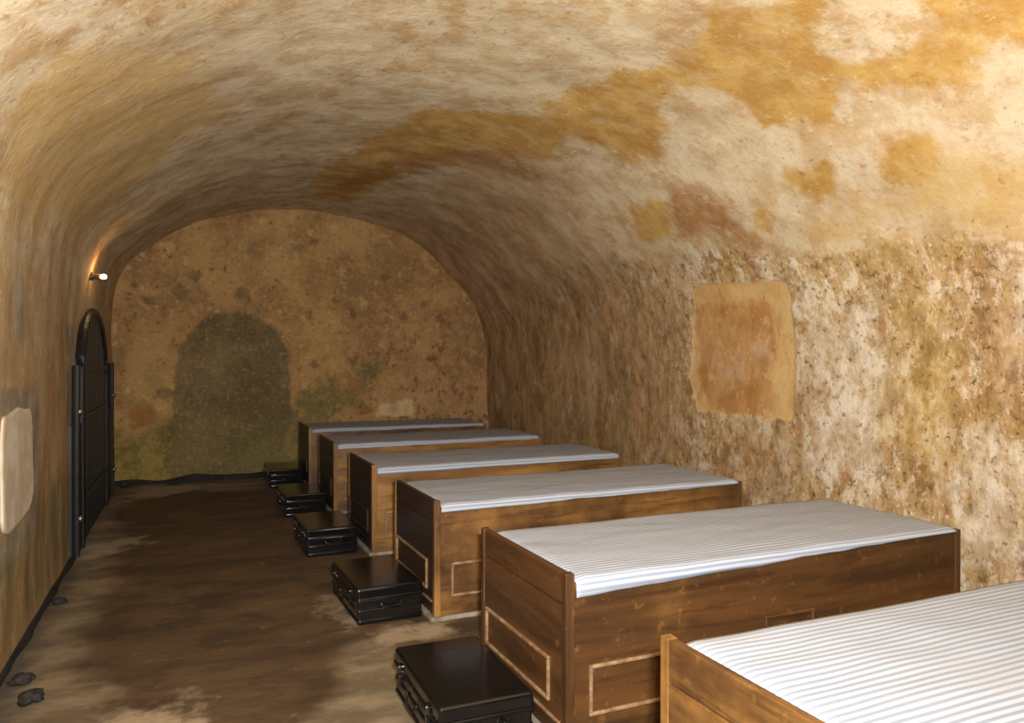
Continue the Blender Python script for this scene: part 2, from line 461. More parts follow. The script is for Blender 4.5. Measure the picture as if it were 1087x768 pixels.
# ------------------------------------------------------------------ room shell
YB, YF = -3.0, 9.2
CP = [(-.60, 0), (-.61, .6), (-.615, 1.2), (-.61, 1.76), (-.56, 2.16), (-.43, 2.42), (-.14, 2.67), (.14, 2.86), (.5, 3.01), (.87, 3.10), (1.4, 3.14), (1.9, 3.10), (2.4, 2.98), (2.87, 2.77), (3.25, 2.43), (3.58, 2.03), (3.72, 1.5), (3.75, .75), (3.75, 0)]
def catmull(P, n=40):
    P = np.array(P, float)
    Q = np.vstack([2 * P[0] - P[1], P, 2 * P[-1] - P[-2]])
    out = []
    for i in range(1, len(Q) - 2):
        p0, p1, p2, p3 = Q[i - 1:i + 3]
        for k in range(n):
            t = k / n
            out.append(.5 * ((2 * p1) + (-p0 + p2) * t + (2 * p0 - 5 * p1 + 4 * p2 - p3) * t * t + (-p0 + 3 * p1 - 3 * p2 + p3) * t ** 3))
    out.append(Q[-2])
    return np.array(out)
_C = catmull(CP)
_L = np.r_[0, np.cumsum(np.hypot(*np.diff(_C, axis=0).T))]
S_LEN = float(_L[-1])
def prof(s): return np.interp(s, _L, _C[:, 0]), np.interp(s, _L, _C[:, 1])
def shift(x, Y): return x - .018 * (9.2 - Y) * np.clip((1.5 - x) / 2.1, 0, 1)
def left_x(Y, z=0.5):
    s = np.interp(z, _C[:200, 1], _L[:200])
    return float(shift(prof(s)[0], Y))

def sdist(P, X, Yv):
    """signed distance to polygon P, positive inside"""
    P = np.array(P, float)
    d = np.full(X.shape, 1e9)
    ins = np.zeros(X.shape, bool)
    n = len(P)
    for i in range(n):
        a, b = P[i], P[(i + 1) % n]
        e = b - a
        L2 = max(e @ e, 1e-12)
        t = np.clip(((X - a[0]) * e[0] + (Yv - a[1]) * e[1]) / L2, 0, 1)
        d = np.minimum(d, np.hypot(X - a[0] - t * e[0], Yv - a[1] - t * e[1]))
        c = (a[1] > Yv) != (b[1] > Yv)
        with np.errstate(divide='ignore', invalid='ignore'):
            xi = a[0] + (Yv - a[1]) * (b[0] - a[0]) / (b[1] - a[1] if b[1] != a[1] else 1e-12)
        ins ^= c & (X < xi)
    return np.where(ins, d, -d)
def mask(polys, X, Yv, rad=0.25):
    m = np.zeros(X.shape)
    for P in polys:
        m = np.maximum(m, np.clip(.5 + sdist(P, X, Yv) / (2 * rad), 0, 1))
    return m

# outlines of the stains, in metres along the room and around the vault from the left floor edge
ST = {
'ochre': [[(7.7, 4.32), (7.11, 4.36), (5.62, 4.56), (5.1, 4.76), (4.72, 5.16), (4.58, 5.32), (4.05, 5.34), (3.76, 5.44), (3.4, 5.52), (3.0, 5.44), (2.8, 5.36), (2.49, 5.64), (2.54, 5.78), (2.58, 6.04), (2.69, 6.12), (2.87, 6.26), (3.09, 6.22), (3.27, 6.18), (3.27, 5.96), (3.35, 5.82), (3.56, 5.72), (3.86, 5.84), (4.21, 6.12), (4.44, 6.1), (4.6, 5.8), (4.76, 5.64), (5.18, 5.72), (5.43, 5.5), (5.65, 5.26), (6.14, 5.18), (6.38, 4.92), (7.54, 4.96), (8.43, 4.86), (8.5, 4.56)],
 [(2.61, 6.0), (2.61, 6.18), (2.37, 6.26), (2.19, 6.34), (2.07, 6.3), (2.0, 6.24), (2.01, 6.14), (1.89, 6.22), (1.5, 6.2), (1.2, 5.8), (2.08, 5.82), (2.1, 6.0), (2.24, 6.04), (2.39, 6.04), (2.53, 6.04)],
 [(2.68, 6.48), (2.44, 6.52), (2.46, 6.72), (2.59, 6.78), (2.8, 6.7), (2.83, 6.6)],
 [(3.73, 6.54), (3.5, 6.62), (3.7, 6.92), (3.88, 6.84)], [(3.34, 6.4), (3.03, 6.5), (3.13, 6.68), (3.46, 6.6)],
 [(4.86, 6.34), (4.41, 6.42), (4.63, 6.7), (5.03, 6.68)], [(4.8, 7.34), (4.6, 7.26), (3.93, 7.3), (3.99, 8.1), (4.6, 8.12), (4.84, 7.86)]],
'rust': [[(4.26, 6.3), (4.08, 6.42), (3.91, 6.78), (3.86, 6.96), (3.96, 7.0), (4.02, 6.8), (4.37, 6.74), (4.58, 6.72), (4.43, 6.46)],
 [(6.25, 4.88), (5.65, 5.26), (5.35, 5.46), (5.45, 5.82), (5.62, 5.96), (5.76, 5.84), (5.88, 5.52), (6.13, 5.26), (6.8, 5.04), (7.91, 4.84), (7.92, 4.5)]],
'yellow': [[(2.39, 6.56), (2.26, 6.82), (1.9, 6.8), (1.9, 7.08), (2.6, 7.02), (3.19, 6.96), (3.5, 6.88), (3.08, 6.76), (2.69, 6.7)],
 [(3.22, 2.4), (3.32, 2.78), (4.06, 3.26), (4.99, 3.46), (5.92, 2.8), (6.28, 2.22), (4.65, 2.1), (3.92, 2.14)]],
'pale': [[(5.63, 2.94), (5.86, 3.44), (7.33, 4.28), (8.23, 4.12), (7.21, 3.5), (7.1, 2.92), (6.74, 2.58)], [(2.91, 5.46), (2.74, 5.54), (2.76, 5.7), (2.86, 5.66), (2.93, 5.54)],
 [(5.6, 3.82), (4.17, 4.5), (3.51, 4.74), (3.02, 5.2), (3.28, 5.4), (4.43, 5.18), (5.11, 4.62), (6.08, 4.44), (6.61, 4.0)],
 [(3.54, 3.16), (3.61, 4.1), (4.26, 4.26), (5.15, 3.76), (4.66, 3.28)],
 [(3.68, 5.76), (3.37, 5.84), (3.32, 6.0), (3.32, 6.22), (2.92, 6.32), (2.61, 6.2), (2.29, 6.34), (1.94, 6.28), (2.11, 6.66), (2.38, 6.52), (2.68, 6.42), (3.13, 6.86), (3.77, 6.94), (3.71, 6.5), (4.15, 6.26)],
 [(4.93, 5.84), (4.4, 6.2), (4.52, 6.42), (5.27, 6.38), (5.47, 6.08)]],
'rough': [[(-3.2, 7.1), (2.26, 7.14), (2.64, 7.06), (3.19, 7.04), (3.59, 7.04), (3.97, 6.96), (4.56, 6.82), (5.04, 6.92), (5.86, 6.8), (7.0, 6.9), (9.4, 7.0), (9.4, 9.4), (-3.2, 9.4)]],
'grey': [ [(3.7, 1.26), (4.92, 1.24), (4.92, 1.13), (3.7, 1.13)], [(3.7, 1.16), (3.92, 1.16), (3.95, .4), (3.7, .4)], [(4.66, 1.16), (4.92, 1.16), (4.86, .42), (3.7, .42), (3.7, .58), (4.66, .58)],
 [(6.0, 1.62), (6.36, 1.66), (6.44, 0.9), (6.21, 0.04), (5.95, 0.1), (5.98, 0.94)], [(4.23, 1.8), (4.44, 1.82), (4.49, 1.5), (4.27, 1.48)]],
'green': [[(4.57, 0.52), (6.32, 0.78), (6.3, 0.02), (4.28, 0.04)], [(3.95, 0.6), (4.57, 0.52), (4.08, 0.06), (3.89, 0.04)]],
'white_zone': [[(3.15, 7.4), (3.7, 7.4), (3.7, 8.4), (3.2, 8.5), (3.0, 7.9)], [(1.9, 7.2), (2.3, 7.2), (2.3, 7.6), (1.9, 7.7)], [(2.35, 8.1), (2.6, 8.0), (2.7, 8.8), (2.3, 8.8)]],
'olive_zone': [[(2.6, 7.35), (3.05, 7.35), (3.1, 8.25), (2.65, 8.25)], [(1.9, 8.0), (2.25, 8.0), (2.3, 8.6), (1.9, 8.6)], [(2.5, 7.0), (3.3, 7.0), (3.3, 7.12), (2.5, 7.15)]],
'tan_zone': [[(2.2, 7.45), (2.6, 7.4), (2.6, 8.0), (2.2, 8.0)], [(3.7, 8.15), (4.7, 8.15), (4.6, 8.8), (3.7, 8.8)], [(4.9, 7.2), (6.0, 7.2), (6.0, 8.6), (4.9, 8.6)]],
'square': [[(4.75, 7.2), (4.64, 7.14), (3.76, 7.2), (3.80, 8.12), (4.8, 8.12), (4.9, 7.86)]],
}

def setattr_f(me, name, arr):
    a = me.attributes.new(name, 'FLOAT', 'POINT')
    a.data.foreach_set('value', np.ascontiguousarray(arr, dtype=np.float32))

def grid_obj(name, P, mat, attrs, flip=False):
    """P: (n, m, 3) array of points"""
    n, m, _ = P.shape
    me = bpy.data.meshes.new(name)
    idx = np.arange(n * m).reshape(n, m)
    q = np.stack([idx[:-1, :-1], idx[1:, :-1], idx[1:, 1:], idx[:-1, 1:]], -1).reshape(-1, 4)
    if flip: q = q[:, ::-1]
    me.from_pydata(P.reshape(-1, 3).tolist(), [], q.tolist())
    for p in me.polygons: p.use_smooth = True
    for k, v in attrs.items(): setattr_f(me, k, v.reshape(-1))
    me.materials.append(mat)
    o = bpy.data.objects.new(name, me)
    COL.objects.link(o)
    o['kind'] = 'structure'
    return o

def fbm(p):
    v = Vector(p)
    return mnoise.noise(v * 0.9) * 0.55 + mnoise.noise(v * 2.3) * 0.28 + mnoise.noise(v * 6.1) * 0.10

def vault_part(name, s0, s1):
    ns = max(int((s1 - s0) / 0.035), 8)
    ss_ = np.linspace(s0, s1, ns + 1)
    ys = np.r_[np.linspace(YB, 1.0, 26)[:-1], np.linspace(1.0, YF + .02, 196)]
    Yg, Sg = np.meshgrid(ys, ss_, indexing='ij')
    x, z = prof(Sg)
    x = shift(x, Yg)
    xe, ze = prof(np.clip(Sg + .02, 0, S_LEN))
    xa, za = prof(np.clip(Sg - .02, 0, S_LEN))
    tx, tz = xe - xa, ze - za
    L = np.hypot(tx, tz) + 1e-9
    nx, nz = tz / L, -tx / L                     # into the room
    D = np.zeros(Yg.shape)
    for i in range(Yg.shape[0]):
        for j in range(Yg.shape[1]):
            D[i, j] = fbm((x[i, j], Yg[i, j], z[i, j]))
    D *= 0.045
    D *= np.clip(z / 0.25, 0, 1)
    sq = mask(ST['square'], Yg, Sg, 0.04)
    D -= 0.006 * np.clip((sq - .3) / .4, 0, 1)
    P = np.stack([x + nx * D, Yg, z + nz * D], -1)
    at = {k: mask(v, Yg, Sg, 0.25 if k not in ('square', 'grey') else 0.08) for k, v in ST.items()}
    at['runs'] = np.clip((2.2 - Sg) / 1.0, 0, 1)
    wf = np.clip((Yg - 4.2) / 1.5, 0, 1)
    at['rough'] = at['rough'] * (1 - wf) + wf * mask(ST['rough'], Yg, Sg, .8)
    at['haunch'] = np.clip((Yg - 4.6) / 2.0, 0, 1) * np.clip((Sg - 5.0) / 1.0, 0, 1)
    at['brown'] = np.clip((Yg - 4.6) / 1.6, 0, 1)
    return grid_obj(name, P, M_PL, at, flip=False)

S_L, S_R = 1.76, 7.08
vault_part('wall_left', 0.0, S_L)
vault_part('ceiling', S_L, S_R)
vault_part('wall_right', S_R, S_LEN)

# end wall with the walled-up arch
ARCH = [(-.03, -.1), (-.03, .97), (.04, 1.49), (.19, 1.73), (.39, 1.88), (.64, 1.93), (.89, 1.87), (1.1, 1.7), (1.21, 1.48), (1.24, 1.17), (1.24, .89), (1.30, .72), (1.18, .45), (1.05, -.1)]
def end_wall(name, Y, far):
    xs = np.linspace(-.9, 3.85, 150)
    ts = np.linspace(0, 1, 110)
    k = _C[:, 0]
    top = np.interp(np.clip(xs, -.6, 3.74), _C[80:-40, 0], _C[80:-40, 1]) + .12
    Xg, Tg = np.meshgrid(xs, ts, indexing='ij')
    Z = Tg * top[:, None]
    D = np.zeros(Xg.shape)
    for i in range(Xg.shape[0]):
        for j in range(Xg.shape[1]):
            D[i, j] = fbm((Xg[i, j], Y, Z[i, j])) * .03
    D *= np.clip(Z / .25, 0, 1)
    at = {}
    ar = mask([ARCH], Xg, Z, .15) if far else np.zeros(Xg.shape)
    at['arch'] = ar
    D = D + .035 * np.clip((ar - .4) / .3, 0, 1)
    def disc(cx, cz, r, rad=.12): return np.clip(.5 + (r - np.hypot(Xg - cx, Z - cz)) / (2 * rad), 0, 1)
    at['red'] = disc(-.34, .74, .13) if far else ar
    at['pale'] = mask([[(2.30, .67), (2.30, .83), (2.72, .86), (2.73, .66)]], Xg, Z, .1) if far else ar
    at['green'] = mask([[(1.37, 1.05), (1.7, 1.16), (2.04, .81), (1.7, .6), (1.3, .5)], [(1.95, 1.3), (2.3, 1.4), (2.4, 1.1), (2.1, 1.05)]], Xg, Z, .2) if far else ar
    at['algae'] = np.clip((1.05 - Z) / .9, 0, 1) * np.clip((2.4 - Xg) / 1.2, 0, 1)
    at['flake'] = np.clip((Xg - 1.5) / .9, 0, 1) * np.clip((2.2 - Z) / .8, 0, 1)
    sp = np.zeros(Xg.shape)
    for (cx, cz, r) in [(-.25, 2.02, .05), (.05, 2.12, .09), (.72, 2.12, .08), (1.46, 1.88, .06), (1.98, 1.9, .06), (1.78, 2.08, .05), (2.38, 2.4, .05), (2.86, 2.07, .05), (1.52, 2.78, .05), (-.4, 1.85, .04), (1.52, 1.3, .05), (2.6, 1.9, .05), (.2, 2.3, .06), (-.42, 2.18, .04), (2.0, 1.35, .06), (3.1, 1.9, .05), (-.1, .55, .1), (-.12, 1.0, .07)]:
        sp = np.maximum(sp, disc(cx, cz, r, .06))
    at['spot'] = sp if far else ar
    sgn = 1 if far else -1
    P = np.stack([Xg, Y + sgn * D, Z], -1)
    return grid_obj(name, P, M_FAR, at, flip=far)
end_wall('wall_far', YF, True)
end_wall('wall_back', YB, False)

# floor
FL = {
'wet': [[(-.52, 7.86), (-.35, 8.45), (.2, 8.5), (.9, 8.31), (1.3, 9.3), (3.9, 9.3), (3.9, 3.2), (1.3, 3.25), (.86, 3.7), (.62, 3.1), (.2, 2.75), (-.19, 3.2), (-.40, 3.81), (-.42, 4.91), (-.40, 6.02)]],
'chalk': [[(-.5, 2.9), (-.25, 3.3), (.05, 3.35), (.0, 2.9), (-.3, 2.6)], [(-.66, 5.95), (-.3, 6.15), (-.25, 6.5), (-.6, 6.4)], [(-.45, 8.2), (-.2, 8.3), (.4, 8.9), (-.3, 9.0)], [(.8, 4.4), (.82, 3.9), (.88, 3.86), (.9, 4.4)], [(.88, 3.82), (1.25, 3.82), (1.25, 3.6), (.95, 3.6)]],
'drain': [[(-.8, 3.0), (-.8, 5.9), (-.60, 5.9), (-.56, 5.2), (-.62, 4.4), (-.58, 3.6), (-.5, 3.0)]],
}
fx = np.linspace(-1.0, 3.9, 130)
fy = np.r_[np.linspace(YB - .1, 1.5, 30)[:-1], np.linspace(1.5, 9.4, 200)]
Yg, Xg = np.meshgrid(fy, fx, indexing='ij')
Zf = np.zeros(Xg.shape)
for i in range(Xg.shape[0]):
    for j in range(Xg.shape[1]):
        Zf[i, j] = -abs(fbm((Xg[i, j], Yg[i, j], 3.0))) * .008
fl_at = {k: mask(v, Xg, Yg, .22) for k, v in FL.items()}
grid_obj('floor', np.stack([Xg, Yg, Zf], -1), M_FL, fl_at, flip=True)

# tarred skirting along the left and the far wall
def skirting(name, pts, hh, tt):
    bm = bmesh.new()
    prev = None
    for (x, y, dx, dy) in pts:
        h_ = hh * (.8 + .5 * mnoise.noise(Vector((x * 3, y * 3, 1))))
        t_ = tt * (1 + .7 * mnoise.noise(Vector((x * 4, y * 4, 5))))
        ring = [bm.verts.new((x - dx * .06, y - dy * .06, -.02)), bm.verts.new((x - dx * .06, y - dy * .06, h_)), bm.verts.new((x + dx * t_ * .5, y + dy * t_ * .5, h_)), bm.verts.new((x + dx * t_, y + dy * t_, -.02))]
        if prev:
            for k in range(4): bm.faces.new((prev[k], prev[(k + 1) % 4], ring[(k + 1) % 4], ring[k]))
        else: bm.faces.new(ring[::-1])
        prev = ring
    bm.faces.new(prev)
    o = obj(name, bm, M_TAR)
    o['kind'] = 'structure'
skirting('baseboard_left', [(left_x(y, .02), y, 1, 0) for y in np.linspace(2.0, 6.1, 90)], .03, .03)
skirting('baseboard_far', [(x, YF, 0, -1) for x in np.linspace(-.6, 3.7, 90)], .07, .05)

# white plaster slab let into the left wall
def plaster_patch():
    bm = bmesh.new()
    Y0, Y1, Z0, Z1 = 3.97, 4.66, .60, 1.145
    ring = []
    n = 64
    for k in range(n):
        a = 2 * math.pi * k / n
        c, s = math.cos(a), math.sin(a)
        e = 0.22
        yy = (Y0 + Y1) / 2 + (Y1 - Y0) / 2 * math.copysign(abs(c) ** e, c)
        zz = (Z0 + Z1) / 2 + (Z1 - Z0) / 2 * math.copysign(abs(s) ** e, s)
        yy += .03 * mnoise.noise(Vector((yy * 5, zz * 5, 0)))
        zz += .03 * mnoise.noise(Vector((yy * 5, zz * 5, 9)))
        if s < -.3 and c > 0: zz += .10 * c * -s            # broken lower corner
        ring.append((yy, zz))
    f0 = [bm.verts.new((left_x(y, z) - .03, y, z)) for y, z in ring]
    f1 = [bm.verts.new((left_x(y, z) + .010, y, z)) for y, z in ring]
    f2 = [bm.verts.new((left_x(y, z) + .014, (y - 4.28) * .96 + 4.28, (z - .87) * .95 + .87)) for y, z in ring]
    for A, B in ((f0, f1), (f1, f2)):
        for k in range(n): bm.faces.new((A[k], A[(k + 1) % n], B[(k + 1) % n], B[k]))
    bm.faces.new(f2)
    bm.faces.new(f0[::-1])
    o = obj('trim_1', bm, M_PATCH)
    o['kind'] = 'structure'
plaster_patch()

# ------------------------------------------------------------------ black arched door in the left wall
def make_door():
    root = empty('door_1', (0, 0, 0))
    root['kind'] = 'structure'
    yc, hw, spring, apex = 7.15, .86, 1.16, 1.77
    def arch_z(y):
        u = min(abs(y - yc) / hw, 1)
        return spring + (apex - spring) * math.sqrt(max(0, 1 - u * u))
    def wx(y): return left_x(y, .5)
    # planked arched leaf: vertical boards with grooves between
    bm = bmesh.new()
    nb = 10
    for k in range(nb):
        ya, yb_ = yc - hw + 2 * hw * k / nb + .006, yc - hw + 2 * hw * (k + 1) / nb - .006
        sub = [ya + (yb_ - ya) * i / 3 for i in range(4)]
        fr = [bm.verts.new((wx(y) + .035, y, .02)) for y in sub] + [bm.verts.new((wx(y) + .035, y, arch_z(y) - .02)) for y in sub[::-1]]
        bk = [bm.verts.new((v.co.x - .12, v.co.y, v.co.z)) for v in fr]
        bm.faces.new(fr)
        bm.faces.new(bk[::-1])
        m = len(fr)
        for i in range(m): bm.faces.new((fr[i], bk[i], bk[(i + 1) % m], fr[(i + 1) % m]))
    obj('planked_leaf', bm, M_DOOR, root)
    bm = bmesh.new()
    yy = np.linspace(yc - hw, yc + hw, 25)
    fr = [bm.verts.new((wx(y) + .012, y, .02)) for y in yy] + [bm.verts.new((wx(y) + .012, y, arch_z(y) - .012)) for y in yy[::-1]]
    bk = [bm.verts.new((v.co.x - .09, v.co.y, v.co.z)) for v in fr]
    bm.faces.new(fr)
    bm.faces.new(bk[::-1])
    for i in range(50): bm.faces.new((fr[i], bk[i], bk[(i + 1) % 50], fr[(i + 1) % 50]))
    obj('backing_board', bm, M_DOOR, root)
    # arched frame
    bm = bmesh.new()
    pts = [(wx(yc - hw) + .03, yc - hw, .01)] + [(wx(yc - hw * math.cos(t)) + .03, yc - hw * math.cos(t), spring + (apex - spring) * math.sin(t)) for t in np.linspace(0, math.pi, 25)] + [(wx(yc + hw) + .03, yc + hw, .01)]
    tube(bm, pts, .032, 8)
    obj('arched_frame', bm, M_IRON, root)
    # iron straps
    for z in (.35, .95, 1.3):
        bm = bmesh.new()
        a = hw * .96 if z < spring else hw * math.sqrt(1 - ((z - spring) / (apex - spring)) ** 2) * .95
        tube(bm, [(wx(y) + .042, y, z) for y in np.linspace(yc - a, yc + a, 9)], .016, 6)
        obj('strap', bm, M_IRON, root)
    # the two short leaves folded back on either side
    for (ya, yb_) in ((5.98, yc - hw - .03), (yc + hw + .03, 8.46)):
        bm = bmesh.new()
        yy = np.linspace(ya, yb_, 5)
        near = ya < 6.1
        zt = [.92 - (0.02 if i % 2 else 0) for i in range(5)]
        fr = [bm.verts.new((wx(y) + .045, y, .02)) for y in yy] + [bm.verts.new((wx(y) + .045, y, z)) for y, z in zip(yy[::-1], zt)]
        bk = [bm.verts.new((v.co.x - .10, v.co.y, v.co.z)) for v in fr]
        bm.faces.new(fr)
        bm.faces.new(bk[::-1])
        m = len(fr)
        for i in range(m): bm.faces.new((fr[i], bk[i], bk[(i + 1) % m], fr[(i + 1) % m]))
        lf = obj('side_leaf', bm, M_DOOR, root)
        yp = ya if near else yb_
        bm = bmesh.new()
        tube(bm, [(wx(yp) + .04, yp, .02), (wx(yp) + .04, yp, .7), (wx(yp) + .045, yp, 1.34)], .026, 8)
        obj('hinge_post', bm, M_IRON, lf)
        for z in (.28, 1.02):
            bm = bmesh.new()
            bmesh.ops.create_icosphere(bm, subdivisions=2, radius=.022)
            for v in bm.verts: v.co += Vector((wx(yp) + .066, yp, z))
            o = obj('bolt', bm, M_METAL, lf, True)
make_door()

# ------------------------------------------------------------------ wall lamp above the door
def make_lamp():
    Y, Z = 6.95, 2.05
    xw = left_x(Y, 1.76) + .03
    root = empty('wall_lamp', (xw + .02, Y, Z))
    tag(root, 'small bare bulb glowing on the left wall above the black arched door', 'lamp')
    bm = bmesh.new()
    M = __import__('mathutils').Matrix.Rotation(R(90), 4, 'Y')
    lathe(bm, [(.001, -.05), (.034, -.05), (.034, .0), (.03, .006), (.001, .006)], 20, M)
    obj('back_plate', bm, M_CERAMIC, root)
    bm = bmesh.new()
    lathe(bm, [(.001, .004), (.018, .004), (.02, .02), (.02, .045), (.016, .05), (.001, .05)], 16, M)
    obj('bulb_holder', bm, M_CERAMIC, root)
    bm = bmesh.new()
    lathe(bm, [(.001, .045), (.010, .046), (.012, .054), (.018, .064), (.020, .075), (.017, .088), (.009, .095), (.001, .096)], 16, M)
    obj('bulb', bm, M_BULB, root, True)
    d = bpy.data.lights.new('bulb_light', 'POINT')
    d.energy = 1.8
    d.color = (1.0, .56, .22)
    d.shadow_soft_size = .03
    o = bpy.data.objects.new('bulb_light', d)
    COL.objects.link(o)
    o.parent = root
    o.location = (.07, 0, .06)
make_lamp()

# ------------------------------------------------------------------ beds
L_, W_, H_ = 2.061, .806, .635
def frame_bead(bm, axis, a0, a1, z0, z1, face, w=.014, d=.010):
    """a raised picture-frame beading; axis 'x': lies on a y=face plane facing -y; axis 'y': on x=face facing -x"""
    def b(p0, p1, q0, q1):
        if axis == 'x': box(bm, p0, p1, face - d, face + .004, q0, q1, .003, 1)
        else: box(bm, face - d, face + .004, p0, p1, q0, q1, .003, 1)
    b(a0, a1, z1 - w, z1)
    b(a0, a1, z0, z0 + w)
    b(a0, a0 + w, z0 + w, z1 - w)
    b(a1 - w, a1, z0 + w, z1 - w)

def make_bed(tone_end, tone_side, end_shade, pale_bead):
    root = empty('bed', (0, 0, 0))
    hx, hy = L_ / 2, W_ / 2
    P = .034
    def C(o, t, st=0.0):
        o.color = (t, st, 0, 1)
        return o
    for sx in (-1, 1):
        for sy in (-1, 1):
            bm = bmesh.new()
            cx, cy = sx * (hx - P / 2), sy * (hy - P / 2)
            top = H_ + .001 if sx < 0 else .6035
            box(bm, cx - P / 2, cx + P / 2, cy - P / 2, cy + P / 2, .02, top, .003)
            C(obj('corner_post', bm, M_WZ, root), tone_side + (.12 if sx < 0 else 0.0))
    for sx in (-1, 1):
        bm = bmesh.new()
        xo = sx * (hx - .004)
        xi = sx * (hx - .030)
        x0, x1 = min(xo, xi), max(xo, xi)
        top = H_ - .001 if sx < 0 else .6035
        box(bm, x0, x1, -hy + P - .002, hy - P + .002, .02, .515, .003)
        box(bm, x0, x1, -hy + P - .002, hy - P + .002, .519, top, .004)
        e = C(obj('end_board', bm, M_WY, root), tone_end, end_shade if sx < 0 else 0.0)  # only the left end gets painted shade; its beading follows
        if sx < 0:
            bm = bmesh.new()
            frame_bead(bm, 'y', -hy + .135, hy - .06, .135, .30, -hx + .004)
            o = C(obj('panel_beading', bm, M_BEAD if pale_bead else M_WY, e), .1, end_shade * .8)
            if pale_bead: o['label'] = 'pale worn beading'
            bm = bmesh.new()
            box(bm, -hx - .006, -hx + .006, -hy + .05, hy - .05, .085, .097, .003, 1)
            o = C(obj('lower_bead', bm, M_BEAD if pale_bead else M_WY, e), .1, end_shade * .8)
            if pale_bead: o['label'] = 'pale worn beading'
    for sy in (-1, 1):
        bm = bmesh.new()
        yo, yi = sy * (hy - .006), sy * (hy - .030)
        box(bm, -hx + P - .002, hx - P + .002, min(yo, yi), max(yo, yi), .02, .602, .003)
        s = C(obj('side_board', bm, M_WX, root), tone_side)
        if sy < 0:
            fy_ = -hy + .006
            for (a0, a1, z0, z1) in ((.095, .62, .118, .30), (.90, 1.16, .118, .362), (1.42, 1.95, .118, .30)):
                bm = bmesh.new()
                frame_bead(bm, 'x', -hx + a0, -hx + a1, z0, z1, fy_, .013, .010)
                o = obj('panel_beading', bm, M_BEAD if a0 != .90 else M_WX, s)
                if a0 != .90: o['label'] = 'pale worn beading'
                else: C(o, tone_side + .1)
    bm = bmesh.new()
    box(bm, -hx + .032, hx - .032, -hy + .032, hy - .032, .570, .590, .002)
    obj('base_panel', bm, M_SLAT, root)
    bm = bmesh.new()
    box(bm, -hx - .022, hx + .01, -hy - .008, hy + .01, -.004, .02, .004)
    o = obj('plinth', bm, M_PLINTH, root)
    o['label'] = 'low grey cement plinth under the frame'
    return root

def make_mattress(seed, drop0, drop1, bulge, bevel_end=.012):
    """thin mattress in a striped cover; the cover laps over the near side board by drop0 at the left to drop1 at the right"""
    root_me = bmesh.new()
    dl = root_me.verts.layers.float.new('drop')
    hx, hy = L_ / 2, W_ / 2
    x0, x1 = -hx + .036, hx - .034
    nx_ = 90
    rings = []
    rnd = random.Random(seed)
    off = Vector((rnd.uniform(0, 50), rnd.uniform(0, 50), 0))
    yin0, yin1 = -hy + .034, hy - .034
    for i in range(nx_ + 1):
        u = i / nx_
        x = x0 + (x1 - x0) * u
        dr = drop0 + (drop1 - drop0) * min(1, u ** .8)
        dr = max(.004, dr + .006 * mnoise.noise(Vector((x * 3.0, seed, 0))))
        ends = min(u, 1 - u) * (x1 - x0)
        rnde = max(0, 1 - ends / .05) ** 2 * bevel_end
        xs_in = 0
        def top(y):
            t = (y - yin0) / (yin1 - yin0)
            w = .006 * mnoise.noise(Vector((x * 1.4, y * 4.0, 0)) + off) + .0042 * mnoise.noise(Vector((x * 4.0 + y * 5, y * 11.0 - x * 2, 2)) + off)
            return .6205 + bulge * math.sin(math.pi * min(max(t, 0), 1)) + w * .9 - rnde
        ring = []
        def add(y, z, d=0.0):
            v = root_me.verts.new((x, y, z))
            v[dl] = d
            ring.append(v)
        add(yin0, .592)
        add(yin1, .592)
        yt = np.linspace(yin1 - .012, -hy + .03, 34)
        for y in yt: add(y, top(y))
        z0 = top(-hy + .03)
        # roll over the near side board
        lip = -hy - .004 - .006 * min(1, dr / .03)
        zt = max(z0, .612)
        for k in range(1, 6):
            a = k / 5 * math.pi / 2
            add(-hy + .02 - (-hy + .02 - lip) * math.sin(a), zt - (zt - .598) * (1 - math.cos(a)), .006 * k)
        hem = .604 - dr
        hem += .003 * mnoise.noise(Vector((x * 9, seed, 3)))
        hem = min(hem, .5965)
        add(lip - .002, (.598 + hem) / 2, .03 + (.598 - hem) / 2)
        add(lip - .001, hem, .03 + (.598 - hem))
        add(lip + .0035, hem, .03 + (.598 - hem))
        add(lip + .0035, .6045, 0)
        add(yin0 - .001, .6055, 0)
        rings.append(ring)
    m = len(rings[0])
    for A, B in zip(rings[:-1], rings[1:]):
        for k in range(m): root_me.faces.new((A[k], A[(k + 1) % m], B[(k + 1) % m], B[k]))
    root_me.faces.new(rings[0][::-1])
    root_me.faces.new(rings[-1])
    o = obj('mattress', root_me, M_STRIPE, None, True)
    return o

# left end x, near side y, wood tones, overlap of the cloth at left and right
BEDS = [
 (1.214, .917, .42, .42, .02, .02, .004, 'front wooden bed cut off by the right edge, golden end board', 'big foreground mattress with clear grey and white stripes, nearest the camera'),
 (1.250, 2.335, .05, .14, .052, .004, .006, 'dark red-brown wooden bed, second from the front, with pale beaded panels', 'striped mattress with a bright rolled white edge on the second bed from the front'),
 (1.250, 3.806, .0, .45, .030, .012, .006, 'golden brown wooden bed, third from the front, half hidden behind the dark red-brown bed', 'striped mattress with a rumpled white edge on the third bed from the front'),
 (1.264, 5.247, -.15, .62, .034, .026, .004, 'orange-brown wooden bed, fourth from the front, third from the end wall', 'thin pale mattress on the fourth bed from the front, third from the end wall'),
 (1.285, 6.763, -.15, .66, .026, .02, .004, 'wooden bed second from the end wall, showing one bright orange corner post', 'thin grey mattress on the bed second from the end wall'),
 (1.313, 8.307, -.15, .48, .022, .02, .003, 'farthest wooden bed, standing against the mouldy end wall', 'thin grey mattress on the farthest bed, against the end wall'),
]
